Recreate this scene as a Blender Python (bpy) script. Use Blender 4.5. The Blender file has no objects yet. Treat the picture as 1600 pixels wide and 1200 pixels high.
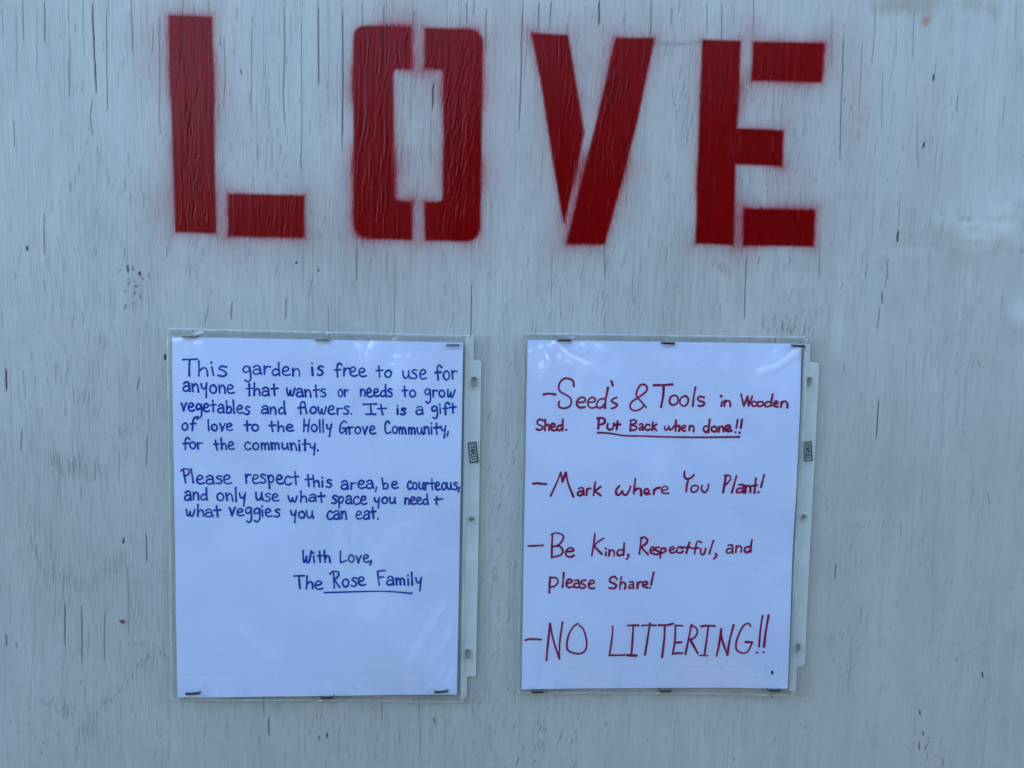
import bpy, math, random
import numpy as np
from mathutils import Matrix, Vector

random.seed(7)
rng = np.random.default_rng(11)
SC = bpy.context.scene
COL = SC.collection
rad = math.radians

# ------------------------------------------------------------------ camera
YAW, PITCH, ROLL, DIST, FPX = 3.0, 4.5, 1.0, 0.57, 1155.6
CR = Matrix.Rotation(-rad(YAW), 3, 'Z') @ Matrix.Rotation(rad(90 - PITCH), 3, 'X') @ Matrix.Rotation(rad(ROLL), 3, 'Z')
CR_np = np.array(CR)
CPOS = np.array([0, 0, 1.4]) + CR_np[:, 2] * DIST
cam_data = bpy.data.cameras.new('camera')
cam = bpy.data.objects.new('camera', cam_data)
COL.objects.link(cam)
cam.matrix_world = Matrix.Translation(Vector(CPOS)) @ CR.to_4x4()
cam_data.sensor_width = 36
cam_data.lens = 36 * FPX / 1600
cam_data.clip_start = 0.01
cam_data.clip_end = 2000
SC.camera = cam

# ------------------------------------------------------------------ sky, sun, exposure
SUN_EL, SUN_ROT = 50, 25            # the sun stands behind the board: its face is in open shade
world = bpy.data.worlds.new('World')
SC.world = world
world.use_nodes = True
wn = world.node_tree
bg = wn.nodes['Background']
sky = wn.nodes.new('ShaderNodeTexSky')
sky.sky_type = 'NISHITA'
sky.sun_disc = False
sky.sun_elevation = rad(SUN_EL)
sky.sun_rotation = rad(SUN_ROT)
sky.air_density = 1.0
sky.dust_density = 0.6
sky.ozone_density = 1.0
wn.links.new(sky.outputs['Color'], bg.inputs['Color'])
bg.inputs['Strength'].default_value = 0.15
sd = bpy.data.lights.new('sun', 'SUN')
sun = bpy.data.objects.new('sun', sd)
COL.objects.link(sun)
sd.energy = 2.0
sd.angle = rad(0.5)
sd.color = (1.0, 0.95, 0.88)
sdir = Vector((math.sin(rad(SUN_ROT)) * math.cos(rad(SUN_EL)), math.cos(rad(SUN_ROT)) * math.cos(rad(SUN_EL)), math.sin(rad(SUN_EL))))
sun.rotation_euler = sdir.to_track_quat('Z', 'Y').to_euler()
SC.view_settings.view_transform = 'Standard'
SC.view_settings.look = 'None'
SC.view_settings.gamma = 1
SC.view_settings.use_curve_mapping = False
SC.view_settings.exposure = 2.95
SC.cycles.transparent_max_bounces = 16

# ------------------------------------------------------------------ geometry of the photograph: sight lines meet the upright board
def on_board(px, py, off=0.0):
    """board coordinates (x, z) where a sight line meets the plane lying `off` metres proud of the board"""
    px = np.asarray(px, float); py = np.asarray(py, float)
    d = np.stack([px - 800, -(py - 600), np.full_like(px, -FPX)], -1) @ CR_np.T
    t = (-off - CPOS[1]) / d[..., 1]
    return CPOS[0] + d[..., 0] * t, CPOS[2] + d[..., 2] * t

def B(px, py, off=0.0):
    x, z = on_board(px, py, off)
    return float(x), float(z)

def BL(pts, off=0.0):
    return [B(x, y, off) for x, y in pts]

# ------------------------------------------------------------------ noise (numpy)
def vnoise(x, y, seed=0):
    def h(i, j):
        n = (i.astype(np.int64) * 374761393 + j.astype(np.int64) * 668265263 + seed * 1442695041) & 0xFFFFFFFF
        n = ((n ^ (n >> 13)) * 1274126177) & 0xFFFFFFFF
        return ((n ^ (n >> 16)) & 0xFFFF) / 65535.0
    xi = np.floor(x); yi = np.floor(y)
    fx = x - xi; fy = y - yi
    fx = fx * fx * fx * (fx * (fx * 6 - 15) + 10); fy = fy * fy * fy * (fy * (fy * 6 - 15) + 10)
    a = h(xi, yi); b = h(xi + 1, yi); c = h(xi, yi + 1); d = h(xi + 1, yi + 1)
    return (a + (b - a) * fx) * (1 - fy) + (c + (d - c) * fx) * fy - 0.5

def gauss(x, z, cx, cz, sx, sz):
    return np.exp(-(((x - cx) / sx) ** 2 + ((z - cz) / sz) ** 2))

def seg_dist(x, z, pts, closed=False):
    d = np.full(x.shape, 1e9)
    n = len(pts)
    for i in range(n if closed else n - 1):
        ax, az = pts[i]; bx, bz = pts[(i + 1) % n]
        ex, ez = bx - ax, bz - az
        L = ex * ex + ez * ez + 1e-18
        t = np.clip(((x - ax) * ex + (z - az) * ez) / L, 0, 1)
        d = np.minimum(d, np.hypot(x - ax - t * ex, z - az - t * ez))
    return d

def inside(x, z, pts):
    r = np.zeros(x.shape, bool)
    n = len(pts)
    for i in range(n):
        ax, az = pts[i]; bx, bz = pts[(i + 1) % n]
        if az == bz: continue
        c = (az > z) != (bz > z)
        r ^= c & (x < (bx - ax) * (z - az) / (bz - az) + ax)
    return r

# ------------------------------------------------------------------ mesh helpers
def link(name, me, mat=None, parent=None, smooth=False):
    o = bpy.data.objects.new(name, me)
    COL.objects.link(o)
    if mat is not None:
        me.materials.clear(); me.materials.append(mat)
    if smooth:
        me.polygons.foreach_set('use_smooth', np.ones(len(me.polygons), bool))
    if parent is not None:
        o.parent = parent
        o.matrix_parent_inverse = parent.matrix_world.inverted()
    return o

def mesh_np(name, verts, faces, attrs=None):
    """verts (n,3); faces (m,3|4) arrays, or python lists"""
    me = bpy.data.meshes.new(name)
    if isinstance(faces, np.ndarray):
        k = faces.shape[1]
        me.vertices.add(len(verts)); me.vertices.foreach_set('co', np.asarray(verts, np.float32).ravel())
        me.loops.add(faces.size); me.loops.foreach_set('vertex_index', faces.astype(np.int32).ravel())
        me.polygons.add(len(faces))
        me.polygons.foreach_set('loop_start', (np.arange(len(faces)) * k).astype(np.int32))
        me.update(calc_edges=True)
    else:
        me.from_pydata([tuple(map(float, v)) for v in verts], [], faces)
        me.update()
    for k_, v in (attrs or {}).items():
        a = me.attributes.new(k_, 'FLOAT', 'POINT')
        a.data.foreach_set('value', np.asarray(v, np.float32).ravel())
    return me

def empty(name, loc, label, cat, group=None):
    o = bpy.data.objects.new(name, None)
    COL.objects.link(o)
    o.location = loc
    o.empty_display_size = 0.05
    tag(o, label, cat, group)
    bpy.context.view_layer.update()
    return o

def tag(o, label=None, cat=None, group=None, kind=None):
    if label: o['label'] = label
    if cat: o['category'] = cat
    if group: o['group'] = group
    if kind: o['kind'] = kind
    return o

# ------------------------------------------------------------------ material helpers
class NT:
    def __init__(s, name):
        s.m = bpy.data.materials.new(name); s.m.use_nodes = True
        s.t = s.m.node_tree; s.b = s.t.nodes['Principled BSDF']; s.out = s.t.nodes['Material Output']
        s.tc = s.t.nodes.new('ShaderNodeTexCoord')
    def n(s, ty, **kw):
        nd = s.t.nodes.new(ty)
        for k, v in kw.items(): setattr(nd, k, v)
        return nd
    def l(s, a, b): s.t.links.new(a, b)
    def put(s, sock, v):
        if isinstance(v, bpy.types.NodeSocket): s.l(v, sock)
        elif v is not None: sock.default_value = v
    def mapped(s, scale, loc=(0, 0, 0), rot=(0, 0, 0)):
        mp = s.n('ShaderNodeMapping'); s.l(s.tc.outputs['Object'], mp.inputs['Vector'])
        mp.inputs['Scale'].default_value = scale; mp.inputs['Location'].default_value = loc
        mp.inputs['Rotation'].default_value = rot
        return mp.outputs[0]
    def noise(s, scale, detail=3, rough=0.55, sc=1.0, loc=(0, 0, 0), dist=0.0, rot=(0, 0, 0)):
        nd = s.n('ShaderNodeTexNoise'); s.l(s.mapped(scale, loc, rot), nd.inputs['Vector'])
        nd.inputs['Scale'].default_value = sc; nd.inputs['Detail'].default_value = detail
        nd.inputs['Roughness'].default_value = rough; nd.inputs['Distortion'].default_value = dist
        return nd.outputs[0]
    def mr(s, v, a, b, c=0.0, d=1.0, smooth=False):
        nd = s.n('ShaderNodeMapRange')
        if smooth: nd.interpolation_type = 'SMOOTHSTEP'
        s.put(nd.inputs[0], v)
        for i, q in zip((1, 2, 3, 4), (a, b, c, d)): s.put(nd.inputs[i], q)
        return nd.outputs[0]
    def math(s, op, a, b=None, clamp=False):
        nd = s.n('ShaderNodeMath', operation=op, use_clamp=clamp)
        s.put(nd.inputs[0], a)
        if b is not None: s.put(nd.inputs[1], b)
        return nd.outputs[0]
    def mix(s, f, a, b):
        nd = s.n('ShaderNodeMix', data_type='RGBA')
        s.put(nd.inputs[0], f)
        for i, q in ((6, a), (7, b)):
            if isinstance(q, tuple): nd.inputs[i].default_value = (*q, 1)
            else: s.l(q, nd.inputs[i])
        return nd.outputs[2]
    def attr(s, name):
        nd = s.n('ShaderNodeAttribute'); nd.attribute_name = name
        return nd.outputs['Fac']
    def bump(s, h, dist, strength=1.0, prev=None):
        nd = s.n('ShaderNodeBump'); s.l(h, nd.inputs['Height'])
        nd.inputs['Distance'].default_value = dist; nd.inputs['Strength'].default_value = strength
        if prev is not None: s.l(prev, nd.inputs['Normal'])
        return nd.outputs[0]

def simple(name, col, rough=0.5, metal=0.0, spec=0.5, var=0.0, vscale=(200, 200, 200)):
    m = NT(name)
    if var:
        f = m.mr(m.noise(vscale, 4), 0.3, 0.7)
        m.l(m.mix(f, tuple(c * (1 - var) for c in col), tuple(min(1, c * (1 + var)) for c in col)), m.b.inputs['Base Color'])
    else:
        m.b.inputs['Base Color'].default_value = (*col, 1)
    m.b.inputs['Roughness'].default_value = rough
    m.b.inputs['Metallic'].default_value = metal
    m.b.inputs['Specular IOR Level'].default_value = spec
    return m.m

# ------------------------------------------------------------------ ground
gm = NT('grass_ground')
f1 = gm.mr(gm.noise((3, 3, 3), 6), 0.35, 0.65)
f2 = gm.mr(gm.noise((60, 60, 60), 5), 0.3, 0.7)
c1 = gm.mix(f2, (0.045, 0.065, 0.022), (0.11, 0.13, 0.05))
gm.l(gm.mix(f1, c1, (0.17, 0.135, 0.095)), gm.b.inputs['Base Color'])
gm.b.inputs['Roughness'].default_value = 0.95
gm.l(gm.bump(f2, 0.03), gm.b.inputs['Normal'])
gx = np.concatenate([-np.geomspace(600, 3, 24), np.linspace(-2.5, 2.5, 21), np.geomspace(3, 600, 24)])
GX, GY = np.meshgrid(gx, gx, indexing='ij')
GZ = vnoise(GX / 1.7, GY / 1.7, 3) * 0.05 * (np.hypot(GX, GY) > 1.6)
nx = len(gx); idx = np.arange(nx * nx).reshape(nx, nx)
gf = np.stack([idx[:-1, :-1], idx[1:, :-1], idx[1:, 1:], idx[:-1, 1:]], -1).reshape(-1, 4)
g = link('ground', mesh_np('ground', np.stack([GX, GY, GZ], -1).reshape(-1, 3), gf), gm.m, smooth=True)
tag(g, kind='structure')

# ------------------------------------------------------------------ added shrubs, out of view: they shade the board and darken its reflections
leafm = NT('shrub_leaf')
lf = leafm.mr(leafm.noise((9, 9, 9), 4), .35, .65)
leafm.l(leafm.mix(lf, (0.020, 0.034, 0.012), (0.045, 0.065, 0.022)), leafm.b.inputs['Base Color'])
leafm.b.inputs['Roughness'].default_value = .6
barkm = simple('shrub_bark', (.09, .07, .05), .9, var=.4, vscale=(20, 20, 5))
def shrub(x, y, rx, ry, h, n, label, seed):
    r = np.random.default_rng(seed)
    e = empty('added_shade_shrub', (x, y, 0), label, 'shrub', 'added shrubs shading the board')
    u = r.normal(size=(n, 3)); u /= np.linalg.norm(u, axis=1)[:, None]
    rad_ = (r.random(n) ** .45)[:, None] * (1 + .22 * np.sin(u[:, 0:1] * 5 + seed) * np.cos(u[:, 2:3] * 7 + u[:, 1:2] * 4))
    c = u * rad_ * np.array([rx, ry, h * .5]) + np.array([x, y, h * .54])
    a = r.normal(size=(n, 3)); a /= np.linalg.norm(a, axis=1)[:, None]
    b = np.cross(a, r.normal(size=(n, 3))); b /= np.linalg.norm(b, axis=1)[:, None]
    L = r.uniform(.035, .075, (n, 1)); w = L * .5
    v = np.stack([c - a * L, c + b * w, c + a * L, c - b * w], 1).reshape(-1, 3)
    v[:, 2] = np.maximum(v[:, 2], .03)
    link('foliage', mesh_np('foliage', v, np.arange(n * 4).reshape(n, 4)), leafm.m, e)
    Vs, Fs = [], []
    for k in range(5):
        an = k * 1.256 + seed; q0 = np.array([x + .06 * math.cos(an), y + .06 * math.sin(an), 0]); q1 = np.array([x + rx * .5 * math.cos(an), y + ry * .5 * math.sin(an), h * .7])
        for j in range(5):
            t = j / 4; q = q0 + (q1 - q0) * t + np.array([0, 0, .05 * math.sin(3 * t)]); rr_ = .022 * (1 - .7 * t)
            for m_ in range(6): Vs.append(q + rr_ * np.array([math.cos(m_ * 1.047), math.sin(m_ * 1.047), 0]))
        for j in range(4):
            for m_ in range(6):
                o_ = k * 30 + j * 6; Fs.append((o_ + m_, o_ + (m_ + 1) % 6, o_ + 6 + (m_ + 1) % 6, o_ + 6 + m_))
    link('stem', mesh_np('stem', Vs, Fs), barkm, e, smooth=True)
shrub(-3.2, -2.4, 1.0, .7, 1.95, 9000, 'added unseen leafy shrub shading the board, farthest from its E end', 1)
shrub(-1.7, -2.25, 1.0, .7, 2.0, 9000, 'added unseen round leafy shrub shading the board opposite its L', 2)
shrub(-.2, -2.25, 1.0, .65, 2.5, 11000, 'added unseen leafy shrub shading the middle of the board', 3)
shrub(1.25, -2.15, 1.05, .65, 3.0, 13000, 'added unseen tall leafy shrub shading the E of the board', 4)
shrub(2.8, -1.9, 1.0, .8, 3.1, 11000, 'tallest added unseen leafy shrub, shading from beyond the E end of the board', 5)

# ------------------------------------------------------------------ stencil shapes (outlines on the board)
def arc_rect(x0, y0, x1, y1, r, skew=0.0):
    out = []
    for cx, cy, a0 in ((x1 - r, y0 + r, -90), (x1 - r, y1 - r, 0), (x0 + r, y1 - r, 90), (x0 + r, y0 + r, 180)):
        for k in range(7):
            a = rad(a0 + k * 15); out.append((cx + r * math.cos(a), cy + r * math.sin(a)))
    return out

def fillet(pts, radii):
    out = []
    n = len(pts)
    for i in range(n):
        p = Vector(pts[i]); r = radii[i]
        if r == 0: out.append(tuple(p)); continue
        a = (Vector(pts[i - 1]) - p).normalized() * r; b = (Vector(pts[(i + 1) % n]) - p).normalized() * r
        for k in range(8):
            t = k / 7
            out.append(tuple((p + a) * (1 - t) ** 2 + p * 2 * t * (1 - t) + (p + b) * t ** 2))
    return out

LETTERS = {
    'L': [[(265, 25), (329.5, 27.5), (333, 130), (336.5, 364), (274.5, 362), (269.5, 200), (266.5, 110)],
          [(357, 303), (475, 306), (474.5, 371), (357.5, 368.5)]],
    'O': [fillet([(552.5, 40), (641, 43), (642, 107), (613.5, 107), (615.5, 315), (642, 317), (642.5, 374), (554, 371)], [22, 0, 0, 9, 11, 0, 0, 26]),
          fillet([(664.5, 44), (753, 47), (749.5, 376.5), (665.5, 375), (665, 317), (693.5, 316), (694, 108), (664, 106)], [0, 24, 26, 0, 0, 11, 9, 0])],
    'V': [[(831.5, 53), (887, 55.5), (912.5, 208), (881.5, 347), (866, 262), (846, 130)],
          [(963, 60), (1022, 60), (993, 200), (944, 381), (886, 380.5), (920, 240), (947, 130)]],
    'E': [[(1098, 62.5), (1157, 64.5), (1154, 130), (1150.5, 201), (1223.5, 204.5), (1221.5, 258.5), (1148, 256), (1145, 382), (1087, 380), (1092.5, 210), (1095.5, 130)],
          [(1177.5, 66), (1287, 68.5), (1283, 127.5), (1174.5, 125)],
          [(1163, 327), (1272, 329.5), (1270, 384.5), (1161.5, 382.5)]],
}

# ------------------------------------------------------------------ the plywood board: one fine sheet with real relief
W2, H = 1.22, 2.44                       # half width, height
vx0, vx1 = -0.46, 0.50
vz0, vz1 = 1.03, 1.75
xs = np.concatenate([np.linspace(-W2, vx0, 42)[:-1], np.arange(vx0, vx1, 0.0006), np.linspace(vx1, W2, 42)])
zs = np.concatenate([np.linspace(0.02, vz0, 60)[:-1], np.arange(vz0, vz1, 0.0018), np.linspace(vz1, H, 42)])
X, Z = np.meshgrid(xs, zs, indexing='ij')
NX, NZ = X.shape
cx0 = 41; dxv = 0.0006                   # first column and pitch of the fine zone
cz0 = 59; dzv = 0.0018
cx1 = cx0 + len(np.arange(vx0, vx1, 0.0006)) - 1
cz1 = cz0 + len(np.arange(vz0, vz1, 0.0018)) - 1

wob = vnoise(X / 0.05, Z / 0.22, 5) * 0.010 + vnoise(X / 0.2, Z / 0.5, 6) * 0.03
U = X + wob
topness = np.clip((Z - 1.30) / 0.3, 0, 1)            # the grain stands out more higher up
grain = (vnoise(U / 0.0016, Z / 0.035, 1) * 0.00010 + vnoise(U / 0.004, Z / 0.05, 2) * 0.00016)
reg = 0.45 + 0.55 * topness + 0.5 * vnoise(X / 0.09, Z / 0.13, 8)
Hf = grain * np.clip(reg, 0.15, 1.2)
Hf += vnoise(X / 0.014, Z / 0.04, 3) * 0.00022 + vnoise(X / 0.08, Z / 0.10, 4) * 0.0009
# rough wrinkled paint inside the O and between L and O
ox, oz = B(650, 200)
ro = gauss(X, Z, ox, oz, 0.07, 0.09) + 0.35 * gauss(X, Z, *B(940, 180), 0.09, 0.07)
Hf += ro * (vnoise(U / 0.0020 + Z / 0.05, Z / 0.028, 9) * 0.00019)

crack = np.zeros_like(X); worn = np.zeros_like(X)
def raster(px_line, width, depth, dark=1.0, rim=0.0, rimside=1):
    """a near-vertical mark along board points [(x,z)...], top to bottom"""
    pts = sorted(px_line, key=lambda p: p[1])
    z0, z1 = pts[0][1], pts[-1][1]
    j0 = max(cz0, int((z0 - vz0) / dzv) + cz0); j1 = min(cz1, int((z1 - vz0) / dzv) + cz0 + 1)
    if j1 <= j0: return
    J = np.arange(j0, j1 + 1); J = J[J <= cz1]
    zz = zs[J]
    xc = np.interp(zz, [p[1] for p in pts], [p[0] for p in pts])
    t = (zz - z0) / max(1e-6, z1 - z0)
    w = width * 1.0 * np.clip(np.minimum(t, 1 - t) * 5 + 0.3, 0, 1)
    I = np.round((xc - vx0) / dxv).astype(int) + cx0
    for k in range(-4, 5):
        II = I + k; ok = (II > cx0) & (II < cx1)
        ii, jj = II[ok], J[ok]
        d = (xs[ii] - xc[ok])
        a = np.clip(1.35 - np.abs(d) / w[ok], 0, 1)
        crack[ii, jj] = np.maximum(crack[ii, jj], a * dark)
        Hf[ii, jj] -= depth * np.clip(1 - np.abs(d) / (w[ok] * 1.4), 0, 1)
        if rim:
            Hf[ii, jj] += rim * np.exp(-((d * rimside - 0.0013) / 0.0008) ** 2)

def wander(x, z0, z1, slope=0.0, amp=0.0006):
    n = max(3, int(abs(z1 - z0) / 0.006)); out = []
    s1, s2 = rng.random(2) * 6.28; k1 = 40 + 60 * rng.random()
    off = 0
    for i in range(n + 1):
        z = z0 + (z1 - z0) * i / n
        off += rng.normal() * 0.00016
        out.append((x + slope * (z - z0) + off + amp * math.sin(z * k1 + s1), z))
    return out

# cracks one can pick out in the photograph (pixel outlines -> board points)
def crack_px(pts, w=0.00045, depth=0.0003, dark=0.9):
    P = BL(pts); o = []
    for (a, b), (c, d) in zip(P[:-1], P[1:]):
        n = max(2, int(abs(b - d) / 0.004))
        for i in range(n): o.append((a + (c - a) * i / n + rng.normal() * 0.00012, b + (d - b) * i / n))
    o.append(P[-1]); raster(o, w, depth, dark)
for pts, w, dk in [
    ([(143, 0), (146, 60), (149, 120), (151, 150)], .0006, .95), ([(166, 0), (167, 90), (168, 170)], .0004, .7), ([(69, 0), (70, 70)], .0005, .75),
    ([(205, 0), (207, 80)], .0004, .65), ([(107, 90), (108, 150)], .0005, .6), ([(145, 150), (141, 180), (145, 215)], .0005, .6), ([(35, 0), (37, 68)], .0005, .55), ([(25, 10), (27, 130)], .0004, .4),
    ([(129, 0), (131, 90)], .0004, .5), ([(90, 50), (97, 58)], .0005, .4), ([(69, 330), (69, 392)], .0005, .6), ([(22, 185), (23, 232)], .0005, .6), ([(240, 40), (238, 85)], .0005, .55),
    ([(57, 0), (58, 120)], .0003, .4), ([(250, 5), (249, 180), (251, 215)], .0004, .6), ([(286, 0), (285, 70), (286, 95)], .0004, .7), ([(303, 0), (304, 110)], .0003, .5),
    ([(326, 0), (327, 25)], .0004, .7), ([(350, 60), (352, 130), (348, 175)], .0004, .6), ([(394, 30), (393, 170)], .0004, .6), ([(444, 0), (445, 70), (443, 150), (446, 210)], .0005, .7),
    ([(472, 0), (471, 120), (472, 200), (470, 290)], .0004, .65), ([(497, 0), (498, 140)], .0006, .8), ([(420, 135), (421, 205)], .0004, .5), ([(535, 0), (536, 120), (535, 235)], .0006, .85), ([(566, 0), (566, 45)], .0004, .7),
    ([(600, 0), (599, 60), (600, 110)], .0005, .7), ([(646, 15), (646, 60)], .0005, .7), ([(729, 0), (730, 40)], .0005, .7), ([(760, 10), (759, 80)], .0005, .7), ([(741, 0), (740, 25)], .0005, .65), ([(677, 130), (676, 170)], .0006, .95),
    ([(673, 190), (674, 260)], .0004, .5), ([(817, 0), (815, 60), (814, 130), (811, 200)], .0006, .75), ([(842, 0), (841, 50)], .0005, .7), ([(861, 0), (859, 45)], .0005, .7), ([(936, 0), (936, 40)], .0008, .9), ([(1018, 0), (1017, 65)], .0005, .75),
    ([(1050, 10), (1049, 40)], .0005, .6), ([(1128, 0), (1127, 70)], .0005, .7), ([(1105, 0), (1105, 50)], .0005, .6), ([(1178, 0), (1177, 60)], .0004, .6), ([(1300, 20), (1300, 110)], .0004, .6),
    ([(1319, 40), (1316, 130), (1314, 190), (1313, 260)], .0005, .75), ([(1369, 0), (1367, 50), (1362, 100)], .0004, .6), ([(1429, 20), (1426, 90)], .0004, .55), ([(1401, 40), (1400, 95)], .0004, .4), ([(1347, 70), (1343, 170)], .0004, .5),
    ([(1380, 110), (1377, 200)], .0004, .5), ([(1459, 115), (1458, 128)], .0009, .95), ([(1444, 222), (1442, 232)], .0009, .95), ([(1404, 360), (1402, 378)], .0009, .95), ([(1407, 300), (1404, 360)], .0004, .5), ([(1497, 145), (1494, 175)], .0005, .6),
    ([(1570, 150), (1567, 200)], .0004, .5), ([(1588, 0), (1587, 60)], .0004, .5), ([(1433, 180), (1434, 265)], .0004, .45),
    ([(1373, 620), (1371, 660), (1368, 690)], .0006, .8), ([(1378, 455), (1378, 475)], .0007, .8), ([(1375, 480), (1371, 515)], .0006, .6), ([(1388, 405), (1383, 450)], .0005, .6), ([(1166, 400), (1163, 500)], .0005, .75),
    ([(737, 450), (736, 530)], .0005, .8), ([(737, 385), (738, 450)], .0003, .4), ([(617, 395), (616, 540)], .0004, .5), ([(558, 380), (557, 440)], .0004, .7), ([(514, 480), (513, 540)], .0004, .55), ([(490, 430), (481, 470)], .0005, .5),
    ([(447, 465), (446, 500)], .0006, .6), ([(363, 470), (361, 500)], .0007, .6), ([(325, 480), (320, 505)], .0006, .5), ([(863, 390), (861, 470)], .0004, .5), ([(897, 440), (895, 500)], .0003, .4), ([(944, 380), (945, 430)], .0005, .6), ([(990, 400), (987, 495)], .0003, .4),
    ([(1281, 380), (1280, 440)], .0004, .55), ([(1384, 400), (1388, 440)], .0005, .5), ([(9, 575), (10, 610)], .0008, .95), ([(34, 670), (33, 705)], .0006, .6), ([(187, 700), (186, 760)], .0004, .5), ([(229, 730), (230, 680)], .0006, .6), ([(218, 590), (214, 610)], .0007, .6),
    ([(101, 940), (101, 1010)], .0006, .75), ([(127, 950), (128, 1035)], .0006, .7), ([(163, 960), (163, 1030)], .0005, .6), ([(228, 830), (229, 880)], .0006, .75), ([(200, 890), (201, 990)], .0004, .5), ([(9, 990), (10, 1010)], .0008, .7), ([(194, 840), (193, 850)], .001, .9),
    ([(411, 1080), (413, 1120)], .0004, .6), ([(420, 1120), (420, 1150)], .0006, .8), ([(655, 1085), (657, 1190)], .0004, .5), ([(597, 1080), (597, 1130)], .0005, .5), ([(678, 1120), (679, 1130)], .0009, .7), ([(511, 1145), (511, 1152)], .001, .95),
    ([(1306, 880), (1304, 905)], .0007, .7), ([(1347, 950), (1343, 975)], .0005, .5), ([(1406, 815), (1407, 835)], .0005, .5), ([(1535, 1050), (1536, 1060)], .0009, .95), ([(1437, 1110), (1438, 1118)], .0009, .9), ([(1441, 1143), (1444, 1150)], .0008, .95),
    ([(1436, 1158), (1436, 1172)], .0007, .8), ([(1474, 1185), (1472, 1198)], .0007, .6), ([(42, 385), (43, 392)], .0011, .95), ([(463, 410), (464, 414)], .0012, .95), ([(497, 419), (498, 424)], .0009, .9), ([(199, 415), (200, 425)], .0009, .9), ([(210, 455), (211, 462)], .0008, .9),
    ([(1458, 155), (1462, 100)], .0003, .3), ([(1543, 770), (1546, 785)], .0006, .5)]:
    crack_px(pts, w, 0.00028, dk)
# the hairline checks nobody could list
for i in range(520):
    x = rng.uniform(vx0, vx1); zt = vz1 - abs(rng.normal()) * 0.14 if rng.random() < .62 else rng.uniform(vz0, vz1)
    L = rng.gamma(1.8, 0.022) * (1.0 if zt > 1.55 else 0.7)
    left = x < 0.28
    dk = rng.uniform(.06, .68) ** 1.8 * (1.0 if zt > 1.58 else .7) * (1 if left else .75)
    raster(wander(x, zt, zt - L, slope=(0.0 if left else 0.06)), rng.uniform(.00022, .00045), 0.00016 * dk * 2, dk)
# short slanting tears in the paint, in drifts
def drift(cx, cy, sx, sy, n, lean, dark=(.1, .45), ln=(.002, .007), rim=0.00016):
    bx, bz = B(cx, cy)
    for _ in range(n):
        x = bx + rng.normal() * sx * .0005; z = bz + rng.normal() * sy * .0005
        L = rng.uniform(*ln)
        raster(wander(x, z, z - L, slope=lean + rng.normal() * .06, amp=.0001), rng.uniform(.0004, .0008), .00022, rng.uniform(*dark), rim, 1 if rng.random() < .7 else -1)
drift(785, 690, 24, 130, 80, .42, (.08, .42))
drift(785, 930, 24, 110, 70, .34, (.08, .42))
drift(860, 1150, 50, 40, 60, .38, (.12, .6))
drift(1225, 505, 28, 14, 45, .1, (.15, .5))
drift(1240, 430, 60, 60, 30, .15)
drift(650, 100, 20, 60, 60, .30, (.03, .14), (.003, .009), .00016)
drift(715, 170, 20, 60, 90, .28, (.03, .2), (.003, .009), .00016)
drift(600, 200, 30, 110, 100, .06, (.03, .22), (.006, .02), .00018)
drift(720, 300, 20, 60, 60, .12, (.03, .2), (.004, .012), .00016)
drift(940, 110, 40, 60, 60, .18, (.04, .3), (.003, .01), .00018)
drift(1180, 200, 50, 100, 90, .02, (.04, .25), (.004, .016), .00018)
drift(930, 250, 40, 90, 70, .02, (.04, .25), (.004, .014), .00018)
drift(970, 420, 60, 60, 60, .1, (.08, .35), (.003, .012), .00012)
drift(880, 440, 60, 40, 40, .25, (.08, .35), (.003, .012))
drift(1065, 130, 20, 80, 50, .12, (.08, .4), (.003, .012))
drift(1500, 560, 50, 120, 60, .35, (.04, .25), (.002, .006), .0002)
drift(1490, 1020, 50, 50, 30, .6, (.08, .4), (.002, .005), .0002)
drift(1330, 830, 25, 60, 45, .4, (.05, .25), (.002, .006), .0002)
drift(1330, 980, 20, 40, 30, .2, (.05, .3), (.003, .008), .0002)
drift(1440, 1160, 12, 30, 22, .1, (.3, .8), (.001, .003), .0001)
drift(1200, 1130, 120, 40, 40, .1, (.05, .25), (.003, .008), .0001)
drift(550, 1130, 160, 35, 110, .03, (.06, .32), (.003, .012), .00008)
drift(210, 430, 15, 18, 14, -.1, (.4, .9), (.001, .003), .0001)
drift(120, 300, 90, 160, 150, .0, (.05, .35), (.003, .014), .00008)
drift(120, 560, 90, 120, 120, .0, (.05, .3), (.003, .012), .0001)
drift(400, 240, 70, 100, 150, .05, (.05, .35), (.002, .01), .00012)
drift(300, 250, 14, 90, 60, .1, (.05, .35), (.002, .009), .00006)
drift(1230, 270, 50, 80, 80, .02, (.05, .35), (.003, .014), .00012)
drift(1440, 250, 90, 130, 120, .06, (.04, .28), (.002, .01), .0001)
drift(1450, 700, 90, 160, 90, .2, (.03, .2), (.002, .008), .0002)
drift(1500, 1000, 70, 120, 60, .1, (.03, .22), (.001, .005), .0001)
drift(110, 1100, 80, 60, 50, .0, (.1, .5), (.001, .006), .0001)
# pits and pinholes of every size
for i in range(220):
    x = rng.uniform(vx0, vx1); z = rng.uniform(vz0, vz1); L = .0018 + rng.gamma(1.2, .0012)
    raster(wander(x, z, z - L, slope=rng.normal() * .25, amp=0), rng.uniform(.00025, .0007), .0002, rng.random() ** 4 * .8 + .04)
for (cx_, cy_, sx_, sy_, n_) in [(130, 700, 110, 120, 160), (110, 930, 90, 110, 150), (200, 1120, 130, 60, 110), (780, 1100, 120, 60, 70), (1440, 560, 110, 160, 110), (600, 450, 260, 45, 150), (1080, 450, 160, 40, 90)]:
    drift(cx_, cy_, sx_, sy_, n_, rng.normal() * .05, (.02, .17), (.0025, .026), .00009)
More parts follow.
